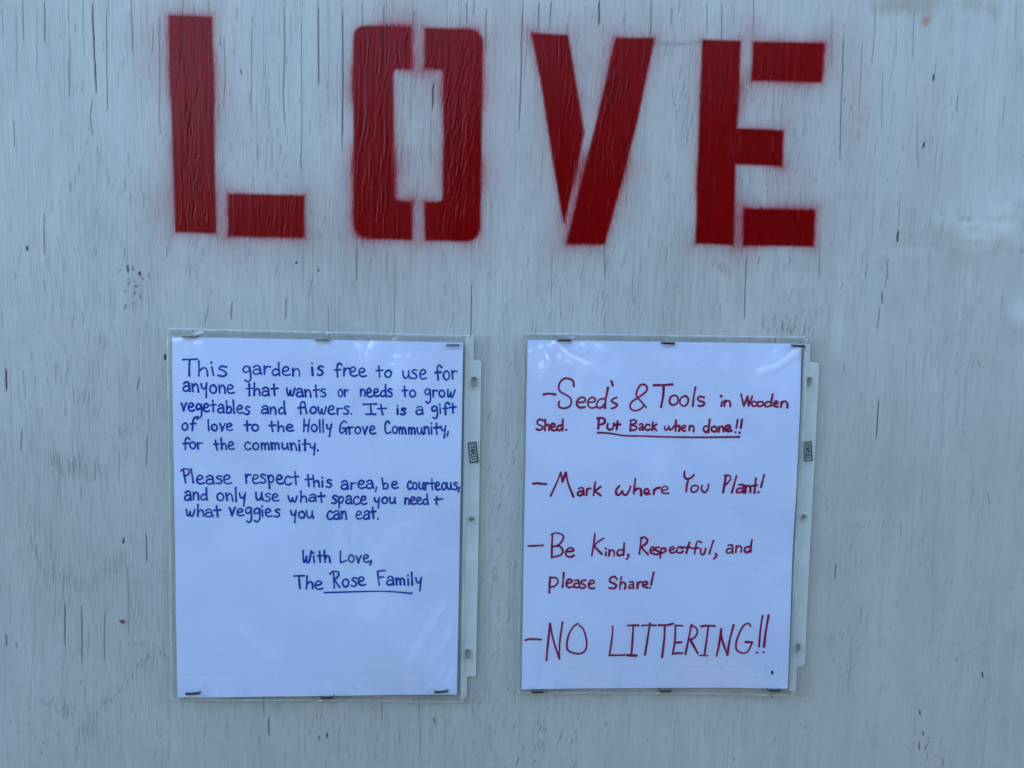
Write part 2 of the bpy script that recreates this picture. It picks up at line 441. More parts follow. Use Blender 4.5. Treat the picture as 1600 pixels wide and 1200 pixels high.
# feathered edges where the outer veneer dips: rows of short marks along curves
def feather(pts, n, ln, dark, jitter=5):
    P = pts; n = int(n * 1.6); dark = (dark[0] * .5, dark[1] * .9)
    for i in range(n):
        t = rng.random() * (len(P) - 1); k = int(t); f = t - k
        px = P[k][0] + (P[k + 1][0] - P[k][0]) * f; py = P[k][1] + (P[k + 1][1] - P[k][1]) * f + rng.normal() * jitter
        x, z = B(px, py); L = rng.uniform(*ln)
        raster(wander(x, z + L, z, amp=.0001), rng.uniform(.0003, .0006), .00018, rng.uniform(*dark), .0001)
feather([(50, 860), (75, 905), (110, 915), (135, 930), (160, 905), (200, 880)], 60, (.004, .014), (.12, .4))
feather([(80, 725), (100, 740), (130, 740), (158, 745)], 40, (.004, .012), (.15, .45))
feather([(108, 628), (125, 630), (143, 630)], 16, (.004, .010), (.15, .4))
feather([(148, 540), (168, 540)], 8, (.004, .008), (.15, .4))
feather([(185, 680), (205, 680)], 10, (.003, .006), (.2, .45))
feather([(160, 1105), (175, 1093), (200, 1070), (222, 1040), (235, 1030), (270, 1030)], 34, (.002, .006), (.25, .55), 3)
feather([(200, 1010), (225, 1010), (250, 1014)], 16, (.001, .004), (.2, .4), 2)
feather([(40, 1115), (60, 1100), (80, 1105)], 12, (.002, .006), (.15, .4))
feather([(120, 1190), (125, 1150), (145, 1160), (150, 1120)], 12, (.008, .016), (.2, .45))
feather([(98, 1120), (105, 1120), (108, 1115)], 8, (.006, .012), (.25, .5))
feather([(1110, 415), (1125, 421), (1142, 428)], 12, (.0015, .003), (.2, .45), 2)
feather([(1310, 900), (1345, 880), (1380, 850), (1430, 870), (1470, 860)], 24, (.002, .006), (.04, .22))
feather([(1480, 1090), (1490, 1070), (1510, 1050), (1530, 1035), (1550, 1030)], 20, (.002, .005), (.08, .28))
feather([(1490, 1030), (1515, 1022), (1560, 1000)], 14, (.001, .003), (.1, .3), 2)

def pxg(cx, cy, sx, sy):                                 # soft spot on the board
    bx, bz = B(cx, cy)
    return gauss(X, Z, bx, bz, sx * .00048, sy * .00048)
# broad hand-trowelled swellings of filler at the right
for (pts, w, h) in [([(1480, 352), (1520, 340), (1620, 312)], 30, .0014), ([(1495, 388), (1540, 376), (1640, 340)], 24, .0011), ([(1600, 470), (1590, 500)], 18, .0012),
                    ([(1315, 420), (1316, 470), (1314, 530)], 4, .0006), ([(1310, 330), (1330, 395)], 8, .0002), ([(760, 520), (742, 700), (735, 900)], 14, .0002)]:
    Hf += h * (.6 + .8 * (vnoise(X / .012, Z / .009, int(w) + 60) + .5)) * np.exp(-(seg_dist(X, Z, BL(pts)) / (w * .00048)) ** 2)
Hf -= 0.0009 * pxg(1505, 345, 16, 6)
crack[:] = np.maximum(crack, .45 * pxg(1508, 344, 11, 4) * (vnoise(X / .0012, Z / .004, 31) + .5))
crack[:] = np.maximum(crack, .35 * np.exp(-(seg_dist(X, Z, BL([(1020, 68), (1060, 69), (1100, 66)])) / .0016) ** 2))
# where the paint has worn thin: warm grey bare patches at the top right
worn += .9 * pxg(1430, 0, 50, 26) + .5 * pxg(1375, 12, 30, 16) + .6 * pxg(1520, 5, 30, 22) + .5 * pxg(1555, 20, 14, 20) + .35 * pxg(1445, 40, 18, 20)
worn += .25 * pxg(45, 820, 25, 40) + .25 * pxg(120, 880, 40, 40) + .4 * pxg(140, 1130, 10, 60) + .35 * pxg(120, 1190, 10, 40) + .5 * pxg(1595, 100, 8, 40)
redsp = .9 * pxg(1448, 33, 9, 10) + .7 * pxg(1526, 0, 8, 4) + .25 * pxg(1430, 40, 10, 30)
fleck = np.maximum.reduce([pxg(218, 427, 3, 4), pxg(258, 558, 3, 6), pxg(1206, 1087, 2.5, 4), 0.8 * pxg(211, 447, 2, 3)])

# stencil: signed distance (mm, negative inside) and spray density
sdf = np.full(X.shape, 60.0); spray = np.zeros_like(X); lid = np.zeros(X.shape, int)
win = (X > -0.33) & (X < 0.31) & (Z > 1.44) & (Z < 1.74)
xw, zw = X[win], Z[win]
sw = np.full(xw.shape, 60.0); pw = np.zeros(xw.shape); lw = np.zeros(xw.shape, int)
for k, (ch, polys) in enumerate(LETTERS.items()):
    for poly in polys:
        P = BL(poly)
        d = seg_dist(xw, zw, P, True) * 1000
        d = np.where(inside(xw, zw, P), -d, d)
        lw = np.where(d < sw, k + 1, lw)
        sw = np.minimum(sw, d)
        dd = np.maximum(d, 0)
        pw += 0.66 * np.exp(-dd / 2.6) + 0.34 * np.exp(-dd / 13.0)
sdf[win] = sw; spray[win] = pw; lid[win] = lw
# drifting overspray is uneven: heavier under the O and left of the E
spray *= 0.75 + 0.9 * vnoise(X / .03, Z / .03, 21) + .5 * pxg(650, 240, 60, 160) + 0.3 * pxg(590, 395, 40, 30) + 0.25 * pxg(560, 350, 20, 90)
spray += 0.12 * pxg(1340, 180, 30, 110) + 0.10 * pxg(1440, 250, 30, 120) + .08 * pxg(250, 330, 20, 60) + .10 * pxg(230, 60, 20, 60)

edge = np.ones_like(X)
edge[[0, -1], :] = 0; edge[:, [0, -1]] = 0
Hf *= np.clip(np.minimum.reduce([(X + W2) / .02, (W2 - X) / .02, (Z - .02) / .02, (H - Z) / .02]), 0, 1)
Yv = -Hf + (1 - edge) * 0.004
V = np.stack([X, Yv, Z], -1).reshape(-1, 3)
idx = np.arange(NX * NZ).reshape(NX, NZ)
F = np.stack([idx[:-1, :-1], idx[1:, :-1], idx[1:, 1:], idx[:-1, 1:]], -1).reshape(-1, 4)
fresh = .8 * pxg(1560, 355, 60, 32) + .8 * pxg(1600, 490, 26, 30) + .55 * pxg(1312, 520, 14, 50) + .4 * pxg(1430, 395, 60, 14) + .35 * pxg(1240, 440, 60, 20) + .3 * pxg(640, 200, 30, 70)
rough = np.clip(.55 + .45 * topness + .25 * (X < -.05) - .35 * np.clip((X - .2) / .1, 0, 1) + .7 * vnoise(X / .07, Z / .10, 44), .15, 1.15)
attrs = dict(rough=rough.ravel(), fresh=fresh.ravel(), sdf=sdf.ravel(), spray=np.clip(spray, 0, 2).ravel(), crack=crack.ravel(), worn=worn.ravel(), redspot=redsp.ravel(), fleck=fleck.ravel())

# --- painted surface material
m = NT('weathered_pale_paint')
n_big = m.mr(m.noise((7, 7, 2.5), 5, .6), .35, .65)
n_str = m.mr(m.noise((130, 10, 7), 5, .65), .38, .68)
n_fin = m.noise((900, 200, 60), 4, .7)
base = m.mix(n_big, (0.475, 0.478, 0.425), (0.53, 0.525, 0.475))
n_mot = m.mr(m.noise((34, 10, 13), 6, .68, loc=(9, 0, 4), dist=.5), .40, .66)
base = m.mix(m.math('MULTIPLY', n_mot, .34), base, (0.36, 0.348, 0.32))
base = m.mix(m.math('MULTIPLY', n_str, 0.28), base, (0.345, 0.355, 0.33))
base = m.mix(m.mr(n_fin, .46, .24, 0, .6), base, (0.25, 0.25, 0.235))
# thin greyed paint in drifts along the grain
thin = m.math('MULTIPLY', m.mr(m.noise((22, 10, 5), 6, .7, loc=(3, 0, 1)), .52, .72), m.mr(m.noise((500, 50, 40), 3, .7), .45, .62))
base = m.mix(m.math('MULTIPLY', thin, .55), base, (0.25, 0.245, 0.22))
wr = m.mr(m.math('ADD', m.attr('worn'), m.math('MULTIPLY', m.math('SUBTRACT', m.noise((240, 60, 45), 6, .75, loc=(1, 0, 5)), .5), 1.5)), .32, .72, 0, .8)
lt = m.mr(m.math('ADD', m.attr('fresh'), m.math('MULTIPLY', m.math('SUBTRACT', m.noise((110, 60, 45), 6, .7, loc=(2, 0, 5)), .5), 1.1)), .15, .85, 0, .8)
base = m.mix(lt, base, (0.64, 0.64, 0.60))
base = m.mix(m.math('MULTIPLY', wr, .75, True), base, (0.29, 0.255, 0.195))
# hairline checks beyond what the mesh carries
hl = m.mr(m.noise((560, 10, 7), 3, .55, dist=.25), .62, .74)
base = m.mix(m.math('MULTIPLY', hl, .42), base, (0.16, 0.15, 0.16))
sp_n = m.mr(m.noise((800, 300, 90), 4, .7), .3, .7, .6, 1.4)
spf = m.math('MULTIPLY', m.math('MULTIPLY', m.attr('spray'), sp_n), 1.08, True)
base = m.mix(spf, base, (0.32, 0.030, 0.045))
base = m.mix(m.mr(m.math('ADD', m.attr('redspot'), m.math('MULTIPLY', m.math('SUBTRACT', m.noise((300, 90, 120), 5, .8), .5), 1.2)), .4, .7, 0, .5), base, (0.5, 0.06, 0.05))
jit = m.math('MULTIPLY', m.math('SUBTRACT', m.noise((420, 200, 160), 3, .6), .5), 1.1)
sd_ = m.math('ADD', m.attr('sdf'), jit)
redf = m.mr(sd_, 1.9, -0.9, smooth=True)
rn = m.mr(m.noise((220, 50, 25), 4, .6), .35, .65)
red = m.mix(rn, (0.165, 0.0004, 0.0012), (0.21, 0.0006, 0.0020))
# tiny chips where the red has lifted
red = m.mix(m.mr(m.noise((420, 100, 240), 2, .5, loc=(7, 0, 2)), .775, .80, 0, .8), red, (.45, .36, .30))
base = m.mix(redf, base, red)
ck = m.attr('crack')
cdark = m.mix(redf, m.mix(m.mr(ck, .2, .75), (0.17, 0.15, 0.115), (0.038, 0.033, 0.034)), (0.035, 0.001, 0.002))
base = m.mix(m.math('MULTIPLY', ck, 1.15, True), base, cdark)
base = m.mix(m.mr(m.attr('fleck'), .4, .6), base, (0.10, 0.045, 0.03))
m.l(base, m.b.inputs['Base Color'])
rr = m.mr(m.noise((90, 30, 30), 4), .3, .7, .36, .56)
rr2 = m.mr(redf, 0, 1, rr, .18)
m.l(rr2, m.b.inputs['Roughness'])
m.l(m.mr(redf, 0, 1, .2, .13), m.b.inputs['Specular IOR Level'])
b1 = m.bump(m.noise((620, 140, 30), 6, .72), .0012, .75)
b2 = m.bump(m.noise((850, 600, 420), 4, .75), .0005, .5, b1)
for _b in [q for q in m.t.nodes if q.type == 'BUMP']:
    k_ = _b.inputs['Strength'].default_value
    m.l(m.math('MULTIPLY', m.mr(redf, 0, 1, k_, k_ * .36), m.attr('rough')), _b.inputs['Strength'])
m.l(b2, m.b.inputs['Normal'])
PAINT = m.m

core_m = NT('raw_plywood_edge')
lay = core_m.n('ShaderNodeTexWave', wave_type='BANDS', bands_direction='Y')
core_m.l(core_m.mapped((1, 1, 1)), lay.inputs['Vector']); lay.inputs['Scale'].default_value = 90; lay.inputs['Distortion'].default_value = .6
core_m.l(core_m.mix(lay.outputs['Fac'], (.20, .14, .085), (.36, .27, .17)), core_m.b.inputs['Base Color'])
core_m.b.inputs['Roughness'].default_value = .85

board = empty('plywood_board', (0, 0, 0.02), 'large weathered pale blue-grey painted plywood board stencilled LOVE in red spray paint', 'board')
face = link('painted_face', mesh_np('painted_face', V, F, attrs), PAINT, board, smooth=True)

def box_mesh(name, x0, x1, y0, y1, z0, z1):
    v = [(x, y, z) for x in (x0, x1) for y in (y0, y1) for z in (z0, z1)]
    f = [(0, 1, 3, 2), (4, 6, 7, 5), (0, 4, 5, 1), (2, 3, 7, 6), (0, 2, 6, 4), (1, 5, 7, 3)]
    return mesh_np(name, v, f)
link('plywood_core', box_mesh('plywood_core', -W2 + .001, W2 - .001, .0045, .0225, .02, H - .001), core_m.m, board)

# each stencilled letter: its own skin of paint, a hair proud of the face
fc_sd = sdf.ravel()[F].min(1); fc_id = lid.ravel()[F[:, 0]]
for k, ch in enumerate(LETTERS):
    sel = F[(fc_sd < 0.3) & (fc_id == k + 1)]
    u, inv = np.unique(sel, return_inverse=True)
    vv = V[u].copy(); vv[:, 1] -= 0.00006
    o = link('stencil_letter', mesh_np('stencil_letter', vv, inv.reshape(sel.shape), {a: b[u] for a, b in attrs.items()}), PAINT, board, smooth=True)
    o['label'] = f'red spray-painted stencil letter {ch}'

# ------------------------------------------------------------------ notices: sheet of paper in a clear plastic sleeve
def quad_uv(c, s, t):
    """bilinear point in a quad TL,TR,BR,BL given in (x,z); s right, t down"""
    c = np.array(c)
    s = np.asarray(s)[..., None]; t = np.asarray(t)[..., None]
    return (c[0] * (1 - s) + c[1] * s) * (1 - t) + (c[3] * (1 - s) + c[2] * s) * t

PAP = 0.0011                                         # how far the paper stands off the board
def paper_h(x, z, seed):
    return PAP + vnoise(x / .05 + z / .12, z / .06, seed) * .0021 + vnoise(x / .11 + z / .2, z / .15, seed + 1) * .0020 + vnoise(x / .022, z / .03, seed + 2) * .00032 + .0021

pm = NT('white_printer_paper')
pf = pm.mr(pm.noise((30, 30, 30), 4), .3, .7)
pc = pm.mix(pf, (0.70, 0.77, 0.985), (0.73, 0.80, 0.995))
pm.l(pc, pm.b.inputs['Base Color'])
pm.b.inputs['Roughness'].default_value = .8
pm.b.inputs['Specular IOR Level'].default_value = .2
PAPER = pm.m
# faint damp spots only in the strip near the foot of each page
def damp_paper(name, z_edge, z_top):
    q = NT(name)
    f = q.mr(q.noise((30, 30, 30), 4), .3, .7)
    c = q.mix(f, (0.70, 0.77, 0.985), (0.73, 0.80, 0.995))
    sep = q.n('ShaderNodeSeparateXYZ'); q.l(q.tc.outputs['Object'], sep.inputs[0])
    band = q.math('MAXIMUM', q.mr(sep.outputs[2], z_edge + .0008, z_edge - .0008), q.math('MULTIPLY', q.mr(sep.outputs[2], z_top - .016, z_top - .006), .35))
    spots = q.mr(q.noise((190, 190, 150), 3, .6), .60, .68)
    c = q.mix(q.math('MULTIPLY', q.math('MULTIPLY', band, spots), .28), c, (.46, .51, .75))
    line = q.mr(q.math('ABSOLUTE', q.math('SUBTRACT', sep.outputs[2], z_edge)), .0007, .0001, 0, .14)
    c = q.mix(line, c, (.45, .50, .72))
    q.l(c, q.b.inputs['Base Color']); q.b.inputs['Roughness'].default_value = .8; q.b.inputs['Specular IOR Level'].default_value = .2
    return q.m

def film_mat(name, haze, tint, rough=.12, spec_gain=1.0, dcol=(.66, .69, .66), var=.5):
    q = NT(name); t = q.t
    t.nodes.remove(q.b)
    tr = q.n('ShaderNodeBsdfTransparent'); tr.inputs[0].default_value = (*tint, 1)
    gl = q.n('ShaderNodeBsdfGlossy'); gl.inputs['Color'].default_value = (1, 1, 1, 1); gl.inputs['Roughness'].default_value = rough
    df = q.n('ShaderNodeBsdfDiffuse'); df.inputs['Color'].default_value = (*dcol, 1)
    mx1 = q.n('ShaderNodeMixShader'); mx2 = q.n('ShaderNodeMixShader')
    geo = q.n('ShaderNodeNewGeometry'); dot = q.n('ShaderNodeVectorMath', operation='DOT_PRODUCT')
    bmp = q.bump(q.noise((60, 60, 60), 3), .0006, .25)
    q.l(bmp, gl.inputs['Normal']); q.l(bmp, dot.inputs[0]); q.l(geo.outputs['Incoming'], dot.inputs[1])
    graz = q.math('POWER', q.math('SUBTRACT', 1.0, q.math('ABSOLUTE', dot.outputs['Value']), True), 5.0)
    fres = q.math('ADD', q.math('MULTIPLY', graz, .96), .039)     # Schlick, the same from both faces of the thin film
    hz = q.math('MULTIPLY', q.mr(q.noise((90, 90, 60), 4), .3, .7, 1 - var, 1 + var), haze)
    q.l(hz, mx1.inputs[0]); q.l(tr.outputs[0], mx1.inputs[1]); q.l(df.outputs[0], mx1.inputs[2])
    q.l(q.math('MULTIPLY', fres, 1.8 * spec_gain, True), mx2.inputs[0]); q.l(mx1.outputs[0], mx2.inputs[1]); q.l(gl.outputs[0], mx2.inputs[2])
    q.l(mx2.outputs[0], q.out.inputs['Surface'])
    return q.m
FILM = film_mat('clear_polypropylene', .012, (.99, .99, .99), .055, 1.15)
BACKFILM = film_mat('back_polypropylene', .12, (.97, .965, .95), .22, .5)
STRIP = film_mat('milky_binding_strip', .60, (.97, .98, .98), .28, .4, (.72, .75, .70), .12)
SEAM = film_mat('welded_seam', .25, (.93, .94, .95), .2)
RIM = simple('cut_plastic_rim', (.44, .47, .44), .4)
BLUE = simple('blue_marker_ink', (0.0003, 0.052, 0.36), .55, spec=.1, var=.25, vscale=(120, 120, 120))
RED = simple('crimson_marker_ink', (0.29, 0.0002, 0.078), .55, spec=.1, var=.25, vscale=(120, 120, 120))
BLACK = simple('black_print', (0.008, 0.009, 0.02), .5)
LIT_STEEL = simple('lit_staple_steel', (0.24, 0.23, 0.22), .45, .8, var=.3, vscale=(600, 600, 600))  # same steel made paler: the light on the upper staples is in the colour
STEEL = simple('dark_staple_steel', (0.10, 0.095, 0.09), .32, 1.0, var=.3, vscale=(600, 600, 600))

def catmull(pts, step=.18):
    if len(pts) < 3: return [tuple(p) for p in pts]
    P = [np.array(p, float) for p in pts]
    P = [2 * P[0] - P[1]] + P + [2 * P[-1] - P[-2]]
    out = []
    for i in range(1, len(P) - 2):
        p0, p1, p2, p3 = P[i - 1:i + 3]
        n = 6
        for k in range(n):
            t = k / n
            out.append(tuple(.5 * ((2 * p1) + (-p0 + p2) * t + (2 * p0 - 5 * p1 + 4 * p2 - p3) * t * t + (-p0 + 3 * p1 - 3 * p2 + p3) * t ** 3)))
    out.append(tuple(P[-2]))
    return out

def ribbons(strokes, width, surf, base_off, start=0):
    """strokes: lists of (x,z). Flat pen lines laid on surf(x,z)."""
    V_, F_ = [], []
    c = start
    for st in strokes:
        P = np.array(st, float)
        keep = [0]
        for i in range(1, len(P)):
            if np.hypot(*(P[i] - P[keep[-1]])) > width * .16: keep.append(i)
        P = P[keep]
        w = width * (1 + .08 * rng.normal())
        if len(P) < 2:
            P = np.array([P[0], P[0] + np.array([width * .25, -width * .2])]); w *= 1.15
        T = np.gradient(P, axis=0); T /= (np.linalg.norm(T, axis=1)[:, None] + 1e-12)
        Nn = np.stack([-T[:, 1], T[:, 0]], 1)
        n = len(P)
        wv = w / 2 * (1 + .10 * np.sin(np.linspace(0, 5 + 3 * rng.random(), n) + rng.random() * 6)); wv[-1] *= 1.12; wv[0] *= 1.08
        ring = []
        for i in range(n):
            c += 1
            ring.append((P[i] + Nn[i] * wv[i], P[i] - Nn[i] * wv[i], c))
        base = len(V_)
        for a, b, cc in ring:
            for q in (a, b):
                V_.append((q[0], -(surf(q[0], q[1]) + base_off + cc * 2.2e-8), q[1]))
        for i in range(n - 1):
            k = base + 2 * i
            F_.append((k, k + 1, k + 3, k + 2))
        for e, sg in ((0, -1), (n - 1, 1)):                 # round caps
            a0 = len(V_)
            for k in range(1, 6):
                an = math.pi * k / 6
                q = P[e] + Nn[e] * wv[e] * math.cos(an) + sg * T[e] * wv[e] * math.sin(an)
                V_.append((q[0], -(surf(q[0], q[1]) + base_off + ring[e][2] * 2.2e-8), q[1]))
            F_.append(tuple([base + 2 * e] + list(range(a0, a0 + 5)) + [base + 2 * e + 1]))
    me = mesh_np('ink', V_, F_)
    return me, c

# ---- blue hand: stroke alphabet (baseline 0, x-height 1); strokes split by ';', values in hundredths
HAND = {
 'a': (.72, '8,82 32,102 58,88 64,45 70,0;62,50 30,58 3,32 12,4 42,2 66,28'),
 'b': (.72, '4,150 8,80 12,0;12,50 35,82 62,55 52,8 12,2'),
 'c': (.66, '62,84 34,102 4,60 12,12 40,-2 68,14'),
 'd': (.74, '60,62 30,78 3,38 22,0 58,22;58,155 62,70 68,0'),
 'e': (.68, '5,48 40,52 58,76 34,100 8,74 6,22 34,-2 68,8'),
 'f': (.62, '70,138 48,165 26,135 25,60 28,-6;0,78 58,84'),
 'g': (.70, '60,80 30,100 4,62 20,26 52,44 60,88;60,88 66,20 64,-50 42,-82 18,-66'),
 'h': (.66, '4,155 8,80 10,0;10,48 34,84 56,62 62,0'),
 'i': (.26, '8,86 12,0;6,135 8,128'),
 'l': (.24, '6,160 8,80 12,0'),
 'm': (.95, '4,88 10,0;8,50 26,86 42,60 44,2;44,52 64,86 82,62 86,0'),
 'n': (.68, '4,90 10,0;9,50 34,88 56,64 62,-4'),
 'o': (.70, '40,96 12,80 4,36 26,2 56,14 64,60 42,94 30,92'),
 'p': (.70, '4,90 12,20 18,-55;8,60 36,98 62,62 42,14 12,22'),
 'r': (.56, '4,94 10,0;8,48 26,88 56,86'),
 's': (.58, '54,90 26,98 10,72 40,50 54,22 34,-2 4,6'),
 't': (.62, '28,140 30,70 34,0;2,82 64,88'),
 'u': (.74, '4,92 8,30 28,2 56,30 62,88;60,50 74,0'),
 'v': (.62, '2,94 16,50 26,0;26,0 40,50 58,96'),
 'w': (.92, '4,94 10,30 24,4 42,60;42,66 46,14 66,6 86,92'),
 'y': (.66, '4,90 14,40 34,34 56,70;58,96 52,20 44,-62'),
 'T': (.80, '0,170 40,172 86,174;42,165 44,80 50,0'),
 'I': (.86, '0,148 46,152 92,154;50,150 54,70 56,0;20,2 86,0'),
 'H': (.80, '2,165 8,80 10,0;62,160 60,80 58,0;8,78 60,84'),
 'G': (.88, '70,150 44,172 10,130 4,50 24,8 60,40 66,70;36,74 88,76;74,74 80,0'),
 'C': (.78, '60,140 40,168 10,130 6,40 30,4 74,20'),
 'P': (.72, '0,150 24,172 62,168 70,130 52,96 22,88;22,150 26,70 32,0'),
 'W': (1.02, '4,164 10,70 22,4 44,80;44,84 54,10 76,20 92,158'),
 'L': (.80, '4,150 4,60 8,4 20,-2 74,24'),
 'R': (.80, '-20,150 10,178 58,172 66,138 44,104 14,92;14,160 18,80 24,-4;22,88 44,50 76,0'),
 'F': (.76, '4,168 40,172 80,176;6,166 10,80 16,0;12,92 60,98'),
 '.': (.20, '6,6 10,2'), ',': (.24, '14,26 8,0 0,-28'), '+': (.80, '26,86 22,10 30,-6;0,52 40,56 88,60'),
}
# word, x left, x right, baseline left, baseline right, x-height (photograph pixels), rows grouped by line of writing
BLUE_LINES = [
 [('This', 286, 357, 586, 587, 15.5), ('garden', 381, 470, 585, 587, 13), ('is', 488.5, 505.5, 586, 587, 14), ('free', 524, 572, 587, 587.5, 13), ('to', 588, 612, 589, 589, 12), ('use', 629.5, 666, 590.5, 591, 13.5), ('for', 681, 714, 592, 592, 13.5)],
 [('anyone', 288, 368, 611, 614.5, 13.5), ('that', 385, 435, 617.5, 617, 12), ('wants', 448.5, 510.5, 618.5, 620, 12.5), ('or', 529, 544, 619, 619, 11.5), ('needs', 563, 613.5, 619, 619.5, 12.5), ('to', 629, 650, 620, 620, 10.5), ('grow', 664, 711, 619.5, 619.5, 12)],
 [('vegetables', 285.5, 391, 641, 646.5, 12.5), ('and', 409, 447, 646, 646.5, 12.5), ('flowers.', 466.5, 551, 646, 647, 11.5), ('It', 568, 605, 647, 647.5, 10.5), ('is', 620.5, 634, 646.5, 646.5, 10), ('a', 649.5, 661.5, 646.5, 647, 12), ('gift', 675, 712, 645.5, 645, 10.5)],
 [('of', 286, 307.5, 671, 671, 12), ('love', 327, 365.5, 672, 672.5, 11), ('to', 382.5, 406, 673, 673, 11), ('the', 421.5, 458.5, 673.5, 673, 10.5), ('Holly', 474.5, 519, 674, 675, 12), ('Grove', 531, 587, 677.5, 678, 12), ('Community,', 601.5, 701.5, 676.5, 677, 11.5)],
 [('for', 288, 318.5, 700.5, 701, 11.5), ('the', 336, 367, 701.5, 701.5, 11), ('community.', 384, 499.5, 702, 702.5, 11.5)],
 [('Please', 286.5, 362.5, 753, 755.5, 13.5), ('respect', 384, 468, 753.5, 757, 13.5), ('this', 478.5, 519, 758.5, 760.5, 11.5), ('area,', 534, 590.5, 763, 763, 12.5), ('be', 598, 621, 763, 763, 11), ('courteous,', 636.5, 719, 763.5, 764, 12)],
 [('and', 290, 326, 780, 780, 12.5), ('only', 340.5, 385.5, 781.5, 782, 12.5), ('use', 400, 436.5, 782, 782, 12), ('what', 452, 508.5, 782.5, 783, 10.5), ('space', 519, 573, 786, 787, 12), ('you', 585.5, 618.5, 786.5, 787, 10.5), ('need', 632, 670, 787, 787.5, 10.5), ('+', 679, 690.5, 786, 786, 12)],
 [('what', 292, 347, 804.5, 805.5, 11.5), ('veggies', 360, 437.5, 805, 806, 12), ('you', 455, 491.5, 808, 808.5, 12), ('can', 511.5, 542.5, 810, 810, 13), ('eat.', 556.5, 592.5, 809.5, 810, 12.5)],
 [('With', 473, 517.5, 877, 877.5, 11.5), ('Love,', 532, 582.5, 877, 877.5, 12)],
 [('The', 461, 505.5, 917.5, 918.5, 12), ('Rose', 520, 571.5, 915.5, 913, 13), ('Family', 590.5, 659.5, 912.5, 914, 12.5)],
]
def parse(s):
    return [[tuple(float(v) / 100 for v in p.split(',')) for p in st.split()] for st in s.split(';')]
def write_word(word, x0, x1, b0, b1, xh):
    total = sum(HAND[c][0] for c in word) + .16 * (len(word) - 1)
    sc = (x1 - x0) / total
    out = []; cur = 0.0
    for c in word:
        adv, s = HAND[c]
        jx, jy, js, sl = rng.normal() * .02, rng.normal() * .5, 1 + rng.normal() * .04, rng.normal() * .035
        for st in parse(s):
            pts = []
            for (gx_, gy_) in st:
                gx2 = gx_ + sl * gy_ + jx + rng.normal() * .008
                px = x0 + (cur + gx2) * sc
                py = b0 + (b1 - b0) * (cur / max(total, .01)) - gy_ * xh * js + jy
                pts.append((px, py))
            out.append(catmull(pts))
        cur += adv + .16
    return out

